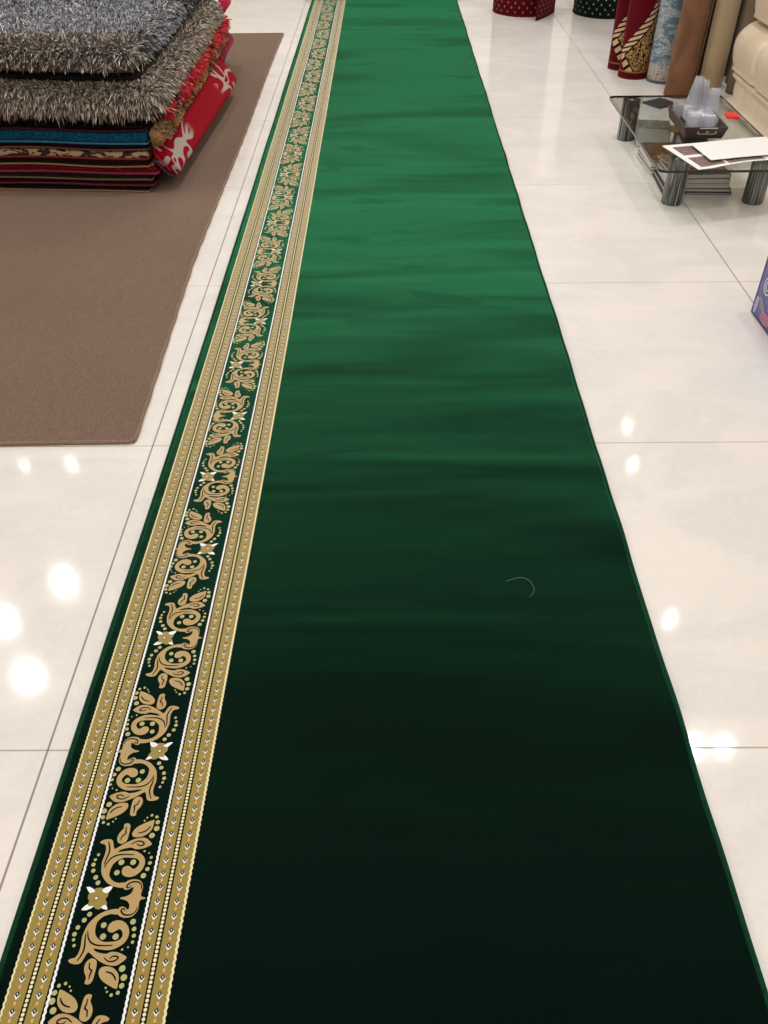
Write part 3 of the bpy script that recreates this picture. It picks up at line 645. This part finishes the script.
tn = NT('khaki_pile'); u = tn.uv(); n1 = tn.noise(tn.scale(u, (8, 3, 1)), 1.5, 4, .6, 1); tn.setp(Base_Color=tn.mix(n1, lin((184, 158, 122)), lin((214, 190, 154))), Roughness=.85, Sheen_Weight=.3, Sheen_Roughness=.4, Sheen_Tint=lin((210, 190, 160)))
roll('rolled_khaki_carpet', 'khaki tan rolled carpet standing right of the cinnamon brown one', 2.650, 4.605, .072, 1.35, tn.m, RG, start=2.2)
ol = NT('olive_brown_pile'); u = ol.uv(); n1 = ol.noise(u, 20, 3); ol.setp(Base_Color=ol.mix(n1, lin((98, 84, 62)), lin((122, 106, 80))), Roughness=.9)
roll('rolled_olive_carpet', 'dark olive rolled rug squeezed between the khaki roll and the sofa end', 2.81, 4.64, .062, 1.35, ol.m, RG, start=1)
roll('rolled_umber_carpet', 'olive brown rolled carpet standing against the far end of the sofa', 2.775, 4.44, .085, 1.0, ol.m, RG, start=1.4)
roll('gap_filler_roll', 'blackish brown rolled carpet added to darken the gap between the cinnamon and khaki rolls', 2.548, 4.725, .075, 1.35, plain('black_brown_pile', (44, 34, 26), .9), RG, start=1)  # dark roll added to keep the gap between its neighbours dark
roll('gap_filler_roll', 'blackish brown rolled carpet added behind the khaki roll to darken the gap by the sofa', 2.755, 4.86, .085, 1.35, plain('black_brown_pile_behind', (40, 32, 26), .9), RG, start=1)  # another dark roll added behind, closing a bright gap
# ================================================================ low glass table
TZ = .205
tb = thing('glass_coffee_table', 'low glass coffee table on four chunky dark striped legs', 'table', (2.09, 3.1, 0))
gm = NT('clear_glass'); gm.setp(Base_Color=(.86, .90, .87, 1), Roughness=.02, IOR=1.3, Transmission_Weight=1.0); GLASS = gm.m
gt = NT('table_glass'); tr = gt.add('ShaderNodeBsdfTransparent'); tr.inputs[0].default_value = (.80, .83, .80, 1); gl = gt.add('ShaderNodeBsdfGlossy'); gl.inputs['Roughness'].default_value = .03
fr = gt.add('ShaderNodeFresnel'); fr.inputs[0].default_value = 1.45; mx = gt.add('ShaderNodeMixShader'); gt.link(gt.math('MULTIPLY', fr.outputs[0], gt.math('SUBTRACT', 1, gt.add('ShaderNodeNewGeometry').outputs['Backfacing'])), mx.inputs[0]); gt.link(tr.outputs[0], mx.inputs[1]); gt.link(gl.outputs[0], mx.inputs[2]); gt.link(mx.outputs[0], gt.n['Material Output'].inputs[0]); TG = gt.m
EDGE = NT('dark_green_glass_edge').setp(Base_Color=lin((24, 34, 32)), Roughness=.15).m
cxs = [(-.285+.0, -.49), (.285, -.49), (.285, .535), (-.285, .535)]
out = []
for (sx, sy, a0) in ((.285, -.515, -PI/2), (.285, .55, 0), (-.285, .55, PI/2), (-.285, -.515, PI)):
    rr = .035; cx_ = sx-math.copysign(rr, sx); cy_ = sy-math.copysign(rr, sy)
    for k in range(7): a = a0+PI/2*k/6; out.append((cx_+rr*math.cos(a), cy_+rr*math.sin(a)))
bm = bmesh.new(); e_ = .0035
A = [bm.verts.new((x, y, TZ-.010)) for x, y in out]; B = [bm.verts.new((x, y, TZ)) for x, y in out]
f = bm.faces.new(A[::-1]); f.material_index = 0; f = bm.faces.new(B); f.material_index = 0
for i in range(len(A)): f = bm.faces.new((A[i], A[(i+1) % len(A)], B[(i+1) % len(A)], B[i])); f.material_index = 1
bm_obj('glass_top', bm, [TG, EDGE], tb)
lg = NT('smoky_striped_metal'); p = lg.obj(); x, y, z = lg.xyz(p)
n1 = lg.noise(lg.scale(p, (60, 60, 1.2)), 1.2, 3, .6)
lg.setp(Base_Color=lg.ramp(n1, [(.36, lin((22, 24, 24))), (.46, lin((120, 124, 120))), (.54, lin((34, 36, 36))), (.64, lin((190, 192, 188)))]), Roughness=.3, Metallic=.55); LEGM = lg.m
CAP = plain('leg_end_cap', (190, 192, 190), .25, .9)
for lx, ly in ((-.146, -.33), (.212, -.33), (-.166, .53), (.212, .53)):
    bm = bmesh.new(); R0 = .045
    prof = []
    for k in range(16):               # octagonal leg with grooved faces
        a = 2*PI*k/16+PI/8; prof.append((R0*(1 if k % 2 == 0 else .95)*math.cos(a), R0*(1 if k % 2 == 0 else .95)*math.sin(a)))
    A = [bm.verts.new((x+lx, y+ly, .0008)) for x, y in prof]; B = [bm.verts.new((x+lx, y+ly, TZ-.013)) for x, y in prof]
    for i in range(16): bm.faces.new((A[i], A[(i+1) % 16], B[(i+1) % 16], B[i]))
    bm.faces.new(A[::-1]); bm.faces.new(B)
    o = bm_obj('leg', bm, LEGM, tb)
    bm = bmesh.new(); lathe(bm, [(0, TZ-.0127), (.026, TZ-.0127), (.026, TZ-.0104), (0, TZ-.0104)], 20, loc=(lx, ly, 0)); bm_obj('mounting_disc', bm, CAP, o, True)
# ---------------------------------------------------------------- magazines under the table
COV = {}
def cover(name, stops, sc_=9):
    t = NT(name); p = t.obj(); n = t.noise(t.scale(p, (sc_, sc_, sc_)), 1.3, 2, .5, .8)
    t.setp(Base_Color=t.ramp(n, [(.30+.4*i/(len(stops)-1), lin(c)) for i, c in enumerate(stops)], 'CONSTANT'), Roughness=.3); return t.m
PAGES = NT('page_block'); p = PAGES.obj(); x, y, z = PAGES.xyz(p); PAGES.setp(Base_Color=PAGES.mix(PAGES.noise(PAGES.scale(p, (1, 1, 500)), 1, 1), lin((188, 184, 176)), lin((236, 233, 226))), Roughness=.8)
PAGES = PAGES.m
def book(name, label, cx, cy, w, d, z0, h, rz, cov, cat='magazine', group=None, spine=None, cv=.0016):
    t = thing(name, label, cat, (cx, cy, z0), rz, group)
    bm = bmesh.new(); box(bm, -w/2+.003, w/2-.003, -d/2+.003, d/2-.003, cv, h-cv); bm_obj('page_block', bm, PAGES, t)
    bm = bmesh.new(); box(bm, -w/2, w/2, -d/2, d/2, h-cv, h, .0004); box(bm, -w/2, w/2, -d/2, d/2, 0, cv, .0004); box(bm, w/2-.002, w/2, -d/2, d/2, cv, h-cv)
    bm_obj('cover', bm, cov, t); return t
GS = 'magazines piled under the glass table'
c1 = cover('mixed_photo_cover', [(70, 46, 40), (190, 170, 150), (110, 120, 130), (200, 140, 110), (50, 52, 60)], 14)
c2 = cover('golden_brown_cover', [(84, 54, 30), (150, 104, 54), (120, 60, 40), (60, 44, 40)], 12)
c3 = cover('red_grey_cover', [(120, 60, 54), (176, 96, 84), (90, 84, 84), (150, 130, 126), (160, 60, 66)], 22)
c4 = plain('white_magazine_cover', (206, 198, 200), .3); c5 = plain('black_binder_cover', (18, 17, 18), .35); c6 = plain('plum_cover', (92, 66, 84), .4)
c7 = plain('dark_brown_cover', (58, 44, 40), .4); c8 = plain('kraft_cover', (172, 116, 58), .5)
# left pile
zz = .0008
for i, (h, c, lab) in enumerate(((.018, c4, 'white magazine, lowest of the small left pile under the glass table'), (.016, c7, 'dark magazine in the middle of the small left pile'), (.022, c4, 'white magazine just under the golden brown one'), (.010, c2, 'golden brown magazine on top of the small left pile'))):
    book('magazine', lab, 2.02, 3.235, .19, .25, zz, h, .05-.03*i, c, group=GS); zz += h+.0004
zt = zz
book('magazine', 'grey and salmon photo magazine at the left end under the glass', 2.04, 3.56, .16, .14, .0008, .092, -.18, c1, group=GS)
# front pile
zz = .0008
for i, (h, c, lab, w, d) in enumerate(((.008, c6, 'thin plum booklet, lowest of the front pile under the glass table', .31, .25), (.014, c7, 'dark brown booklet second from the bottom of the front pile', .30, .24), (.020, c4, 'thick white magazine low in the front pile', .27, .235), (.020, c4, 'thick white magazine high in the front pile', .27, .235), (.020, c3, 'red and grey printed magazine on top of the front pile', .265, .235))):
    book('magazine', lab, 2.088-.0*i, 2.985+.002*i, w-.012*i*0, d, zz, h, -.06+.02*i, c, group=GS); zz += h+.0004
book('photo_magazine', 'pink and brown photo magazine lying askew on the front pile', 2.03, 3.03, .14, .18, zz, .012, .25, c1, group=GS)
book('ring_binder', 'black binder under the glass table behind the front pile', 2.19, 3.40, .13, .28, .0008, .085, -.12, c5, 'binder')
book('kraft_folder', 'orange brown kraft folder lying on the black binder', 2.155, 3.50, .13, .10, .0862, .006, .35, c8, 'folder')
book('dark_reflection_slab', 'flat black folder lying on the glass table at its far left end', 2.03, 3.50, .13, .12, TZ+.0006, .006, .55, c5, 'folder')  # black slab put in for a dark reflection in the glass
# sheet of paper under the glass
bm = bmesh.new(); box(bm, -.11, .11, -.075, .075, 0, .0012); o = bm_obj('paper_sheet', bm, plain('paper_under_glass', (232, 228, 222), .6)); o.location = (2.07, 3.60, .014); o.rotation_euler = (0, 0, .1)
o.location = (2.05, 3.72, .0005); tag(o, 'white paper sheet lying beside the magazines under the glass', 'paper')
# ---------------------------------------------------------------- tray with plastic cups
TRX, TRY, TR = 2.098, 3.128, -.02
LEA = NT('dark_brown_leatherette'); LEA.setp(Base_Color=lin((62, 46, 44)), Roughness=.42, Normal=LEA.bump(LEA.noise(LEA.obj(), 260, 3), .3, .002)); LEA = LEA.m
ty = thing('leatherette_tray', 'dark brown leatherette box tray holding plastic cups', 'tray', (TRX, TRY, TZ+.0008), TR)
def frustum(bm, w0, d0, w1, d1, z0, z1, th, mi=0):
    r = []
    for (w, d, z) in ((w0, d0, z0), (w1, d1, z1), (w1-th, d1-th, z1), (w0-th, d0-th, z0+th)):
        r.append([bm.verts.new((sx*w, sy*d, z)) for sx, sy in ((-1,-1),(1,-1),(1,1),(-1,1))])
    for A, B in zip(r, r[1:]):
        for i in range(4): bm.faces.new((A[i], A[(i+1) % 4], B[(i+1) % 4], B[i]))
    bm.faces.new(r[0][::-1]); bm.faces.new(r[-1])
bm = bmesh.new(); frustum(bm, .082, .150, .096, .165, 0, .052, .006)
bmesh.ops.bevel(bm, geom=bm.edges[:], offset=.0012, segments=1, affect='EDGES'); bm_obj('box_body', bm, LEA, ty)
SIL = plain('silver_label_frame', (190, 184, 176), .3, .85)
bm = bmesh.new()
fy = -.1605; 
box(bm, -.030, .050, fy-.006, fy-.002, .046, .0505, .0008); box(bm, -.036, -.028, fy-.0005, fy+.004, .022, .033, .001); box(bm, .040, .050, fy-.0005, fy+.004, .022, .033, .001); box(bm, -.030, .042, fy-.0005, fy+.004, .020, .0235, .001)
box(bm, .002, .014, fy-.001, fy+.004, .027, .034, .001)
bm_obj('label_holder', bm, SIL, ty)
cp = NT('clear_plastic'); trn = cp.add('ShaderNodeBsdfTransparent'); trn.inputs[0].default_value = (.96, .965, .985, 1); gls = cp.add('ShaderNodeBsdfGlossy'); gls.inputs['Roughness'].default_value = .12; dif = cp.add('ShaderNodeBsdfTranslucent'); dif.inputs[0].default_value = (.98, .98, 1, 1)
df2 = cp.add('ShaderNodeBsdfDiffuse'); df2.inputs[0].default_value = (.97, .97, .99, 1)
lw = cp.add('ShaderNodeFresnel'); lw.inputs[0].default_value = 1.5; m0 = cp.add('ShaderNodeMixShader'); m0.inputs[0].default_value = .5; cp.link(dif.outputs[0], m0.inputs[1]); cp.link(df2.outputs[0], m0.inputs[2])
m1 = cp.add('ShaderNodeMixShader'); m1.inputs[0].default_value = .16; m2 = cp.add('ShaderNodeMixShader'); cp.link(trn.outputs[0], m1.inputs[1]); cp.link(m0.outputs[0], m1.inputs[2]); cp.link(cp.math('MULTIPLY', lw.outputs[0], cp.math('SUBTRACT', 1, cp.add('ShaderNodeNewGeometry').outputs['Backfacing'])), m2.inputs[0]); cp.link(m1.outputs[0], m2.inputs[1]); cp.link(gls.outputs[0], m2.inputs[2]); cp.link(m2.outputs[0], cp.n['Material Output'].inputs[0]); CUP = cp.m
def cup_prof(r0, r1, h, th=.0012, ribs=True):
    o = [(0, 0), (r0*.85, 0), (r0, .003)]; 
    for k in range(1, 11): t = k/10; o.append((r0+(r1-r0)*t+(.0006 if ribs and k % 2 else 0), .003+(h-.006)*t))
    o += [(r1+.0018, h-.003), (r1+.0018, h), (r1-.0006, h)]
    for k in range(10, -1, -1): t = k/10; o.append((r0+(r1-r0)*t-th, .004+(h-.006)*t))
    return o+[(0, .004)]
def cup(label, x, y, z, r0, r1, h, n=1, inverted=False, tilt=(0, 0)):
    t = thing('plastic_cup' if n == 1 else 'plastic_cup_stack', label, 'cup' if n == 1 else 'cup stack', (x, y, z), 0, 'clear plastic cups in the tray'); t.rotation_euler = (tilt[0], tilt[1], 0)
    for k in range(n):
        bm = bmesh.new(); M = Matrix.Rotation(PI, 4, 'X') if inverted else Matrix.Identity(4)
        lathe(bm, cup_prof(r0, r1, h), 20, M=M, loc=(0, 0, (h+k*.011) if inverted else k*.011)); o = bm_obj('cup_wall', bm, CUP, t, True)
    return t
zb = TZ+.0008+.0075
cup('tall stack of clear plastic cups upside down, rearmost in the tray', 2.086, 3.190, zb+.0555, .021, .032, .095, 5, True, (0, .06))
cup('short stack of clear plastic cups upside down between the two taller ones', 2.135, 3.232, zb+.0555, .020, .030, .082, 4, True)
cup('stack of clear plastic cups upside down at the right of the tray', 2.158, 3.140, zb+.0555, .021, .031, .080, 3, True)
cup('single clear plastic tumbler at the left rear of the tray', 2.036, 3.235, zb+.0005, .020, .026, .075, 1)
cup('wide clear plastic tumbler at the front left of the tray', 2.056, 3.055, zb+.0005, .026, .034, .070, 2)
cup('wide clear plastic tumbler at the front right of the tray', 2.136, 3.050, zb+.0005, .026, .034, .066, 1)
# folded white napkins between the cups
bm = bmesh.new(); box(bm, -.055, .055, -.082, .082, 0, .054, .006); o = bm_obj('paper_napkins', bm, plain('napkin_paper', (232, 232, 240), .8)); o.location = (2.123, 3.181, zb+.0005); o.rotation_euler = (0, 0, -.02)
tag(o, 'folded white paper napkins between the cups in the tray', 'napkin')
# red lid
bm = bmesh.new(); box(bm, -.030, .030, -.036, .036, 0, .010, .004); box(bm, -.024, .024, -.030, .030, .0095, .0115, .001)
o = bm_obj('red_card_box', bm, plain('bright_red_plastic', (236, 40, 28), .4)); o.location = (2.318, 3.285, TZ+.0006); o.rotation_euler = (0, 0, -.1); tag(o, 'small flat bright red box on the glass table beside the sofa', 'box')
# flyer with printed photographs and blank sheet
PAPER = plain('white_paper', (240, 238, 236), .5)
def photo(name, cols, s_=60):
    t = NT(name); p = t.obj(); n = t.noise(p, s_, 4, .6); t.setp(Base_Color=t.ramp(n, [(.32+.36*i/(len(cols)-1), lin(c)) for i, c in enumerate(cols)]), Roughness=.45); return t.m
PHA = photo('printed_photo', [(92, 78, 72), (124, 108, 100), (118, 76, 70), (160, 148, 138)]); PHB = photo('printed_photo_grey', [(96, 88, 86), (130, 126, 124), (80, 74, 72)])
# corners in table plane (from the table front, anticlockwise)
def sheet(name, a, b, c, d, z, nx, ny, wave, mats, panels=(), th=.0012):
    def Q(u, v): 
        x = (a[0]*(1-u)+b[0]*u)*(1-v)+(d[0]*(1-u)+c[0]*u)*v; y = (a[1]*(1-u)+b[1]*u)*(1-v)+(d[1]*(1-u)+c[1]*u)*v; return x, y
    V = []; F = []; MI = []
    for j in range(ny+1):
        for i in range(nx+1):
            u, v = i/nx, j/ny; x, y = Q(u, v); V.append((x, y, z+th+wave(u, v)))
    n = len(V)
    for k in range(n): V.append((V[k][0], V[k][1], V[k][2]-th))
    for j in range(ny):
        for i in range(nx):
            u, v = (i+.5)/nx, (j+.5)/ny; m = 0
            for (u0, u1, v0, v1, k) in panels:
                if u0 < u < u1 and v0 < v < v1: m = k
            q = j*(nx+1)+i; F.append((q, q+1, q+nx+2, q+nx+1)); MI.append(m); F.append((q+n, q+n+nx+1, q+n+nx+2, q+n+1)); MI.append(0)
    rim = [i for i in range(nx+1)]+[j*(nx+1)+nx for j in range(1, ny+1)]+[ny*(nx+1)+i for i in range(nx-1, -1, -1)]+[j*(nx+1) for j in range(ny-1, 0, -1)]
    for k in range(len(rim)): p, q = rim[k], rim[(k+1) % len(rim)]; F.append((p+n, q+n, q, p)); MI.append(0)
    return mesh_obj(name, V, F, mats, None, MI)
o = sheet('printed_flyer', (1.966, 2.590), (2.365, 2.700), (2.352, 2.985), (1.888, 2.886), TZ+.0006, 80, 40, lambda u, v: .010*max(0, math.sin(PI*(u-.15)*1.2))*(1-v)**2 if u > .15 else 0, [PAPER, PHA, PHB],
      ((.06, .34, .56, .90, 1), (.06, .34, .08, .46, 1), (.40, .60, .80, .93, 2), (.64, .82, .80, .95, 2), (.86, .98, .80, .95, 1), (.36, .78, .06, .2, 1)))
tag(o, 'white flyer printed with small brown photographs, lying on the glass table', 'flyer')
o = sheet('blank_paper', (2.035, 2.665), (2.37, 2.735), (2.362, 2.955), (2.005, 2.872), TZ+.013, 20, 10, lambda u, v: .002*math.sin(3*u), [PAPER]); tag(o, 'blank white sheet lying on top of the printed flyer', 'paper')
# ================================================================ sofa and box
sf = thing('leather_sofa', 'cream leather sofa with a padded rolled seat front beyond the glass table', 'sofa', (3.05, 3.2, 0))
LT = NT('cream_leather'); p = LT.obj(); vv = LT.vor(p, 160); LT.setp(Base_Color=LT.mix(LT.noise(p, 6, 3), lin((210, 190, 164)), lin((224, 206, 182))), Roughness=.38, Specular_IOR_Level=.5, Normal=LT.bump(vv.outputs[0], .12, .0015)); LT = LT.m
SEAM = plain('leather_seam', (160, 140, 116), .7)
def pad(name, prof, ys, m, parent, endr=.07, nseg=22, puff=.012):
    """prof closed (x,z) outline local; cushions between consecutive ys, ends drawn in"""
    bm = bmesh.new(); cx = sum(a for a, b in prof)/len(prof); cz = sum(b for a, b in prof)/len(prof); q = len(prof); rings = []
    for s, (ya, yb) in enumerate(zip(ys, ys[1:])):
        for k in range(nseg+(1 if s == len(ys)-2 else 0)):
            t = k/nseg; y = ya+(yb-ya)*t; dd = min(y-ya, yb-y)
            sc_ = 1-.035*max(0, 1-dd/.03)**2
            de = min(y-ys[0], ys[-1]-y)
            if de < endr: sc_ *= math.sqrt(max(.0, 1-(1-de/endr)**2))*.22+.78 
            rings.append([bm.verts.new((cx+(x-cx)*sc_-2.0*0, y, cz+(z-cz)*sc_)) for x, z in prof])
    for A, B in zip(rings, rings[1:]):
        for i in range(q): bm.faces.new((A[i], B[i], B[(i+1) % q], A[(i+1) % q]))
    bm.faces.new(rings[0]); bm.faces.new(rings[-1][::-1]); bmesh.ops.recalc_face_normals(bm, faces=bm.faces)
    return bm_obj(name, bm, m, parent, True)
ysb = [-1.2, -.62, -.04, .50, 1.02]
pad('base_panel', spline([(-.405, .03), (-.428, .07), (-.430, .14), (-.40, .196), (.3, .196), (.45, .15), (.45, .03)], 4), [-1.2, -.98, -.76, -.54, -.32, -.10, .12, .34, .56, .78, .965], LT, sf, .03, 8)
cu = pad('seat_cushion', spline([(-.425, .198), (-.458, .215), (-.478, .27), (-.482, .34), (-.455, .395), (-.38, .436), (-.20, .448), (.2, .446), (.4, .43), (.42, .22), (.0, .205)], 4), [-1.2, -.55, .10, .60, 1.005], LT, sf, .07, 16)
# piping seams that run over the cushion front
for yy in (.60, .10, -.55):
    bm = bmesh.new(); tube(bm, [(x, yy, z) for x, z in spline([(-.385, .21), (-.438, .22), (-.466, .27), (-.470, .34), (-.446, .390), (-.376, .428), (-.2, .440)], 4, False)], .0015, 6); bm_obj('seam', bm, SEAM, cu, True)
pad('armrest', spline([(-.385, .455), (-.428, .48), (-.44, .58), (-.41, .66), (-.33, .70), (.1, .72), (.40, .70), (.42, .48), (.0, .455)], 4), [.64, .97], LT, sf, .07, 16)
pad('backrest', spline([(.18, .475), (.15, .60), (.20, .86), (.30, .95), (.42, .93), (.48, .70), (.46, .48)], 4), [-1.2, -.5, .12, .63], LT, sf, .08, 14)
FT = plain('dark_foot_plastic', (30, 26, 24), .5)
for yy in (-1.1, -.1, .9):
    for xx in (-.33, .36): bm = bmesh.new(); box(bm, xx-.03, xx+.03, yy-.03, yy+.03, .0008, .035, .004); bm_obj('foot', bm, FT, sf)
# purple retail box
bx_ = thing('purple_box', 'glossy violet blue cardboard box with a white ringed emblem, at the right edge', 'box', (1.968, 1.768, 0.001), math.radians(1.0))
PUR = NT('violet_print'); p = PUR.obj(); n = PUR.noise(p, 5, 2); PUR.setp(Base_Color=PUR.mix(n, lin((58, 52, 128)), lin((76, 72, 152))), Roughness=.25, Coat_Weight=.3); PUR = PUR.m
DP = plain('dark_violet_edge', (58, 40, 92), .35)
bm = bmesh.new(); box(bm, 0, .34, -.52, 0, 0, .30, .003); bm_obj('carton', bm, [PUR], bx_)
def flat(name, polys, mat, parent, x=-.0008, th=.0008):   # thin printed shapes on the left face (local y,z)
    bm = bmesh.new()
    for P in polys:
        a = sum(P[i][0]*P[(i+1) % len(P)][1]-P[(i+1) % len(P)][0]*P[i][1] for i in range(len(P)))
        if a > 0: P = P[::-1]
        bm.faces.new([bm.verts.new((x, y, z)) for y, z in P])
    return bm_obj(name, bm, mat, parent)
flat('edge_band', [[(-.004, .004), (-.004, .296), (-.010, .296), (-.010, .004)], [(-.004, .003), (-.516, .003), (-.516, .009), (-.004, .009)]], DP, bx_)
flat('printed_panel', [spline([(-.016, .014), (-.036, .016), (-.040, .060), (-.030, .074), (-.018, .066)], 3)], plain('lilac_print', (160, 156, 200), .3), bx_, -.0009)
flat('printed_swoosh', [spline([(-.036, .075), (-.060, .082), (-.110, .050), (-.150, .02), (-.12, .015), (-.085, .035), (-.052, .055)], 4)], plain('sage_print', (112, 124, 132), .3), bx_, -.0010)
flat('printed_fruit', [spline([(-.075, .030), (-.10, .050), (-.14, .05), (-.16, .03), (-.13, .014), (-.09, .014)], 4)], plain('rosy_print', (168, 96, 128), .3), bx_, -.0012)
ring = lambda cy, cz, r0, r1, a0=0, a1=2*PI, n=28: [[(cy+r*math.cos(a), cz+r*math.sin(a)) for r, a in ((r0, a_), (r1, a_), (r1, b_), (r0, b_))] for a_, b_ in ((a0+(a1-a0)*k/n, a0+(a1-a0)*(k+1)/n) for k in range(n))]
flat('emblem', ring(-.072, .130, .026, .031), plain('emblem_white', (214, 212, 232), .3), bx_, -.0013)
flat('emblem_disc', ring(-.072, .130, .0001, .026), plain('emblem_violet', (72, 54, 120), .3), bx_, -.0012)
flat('emblem_letter', ring(-.072, .130, .012, .018, PI-.6-4.6, PI-.6, 22)+[[(-.072, .126), (-.090, .126), (-.090, .131), (-.072, .131)]], plain('emblem_letter_white', (206, 204, 230), .3), bx_, -.0015)
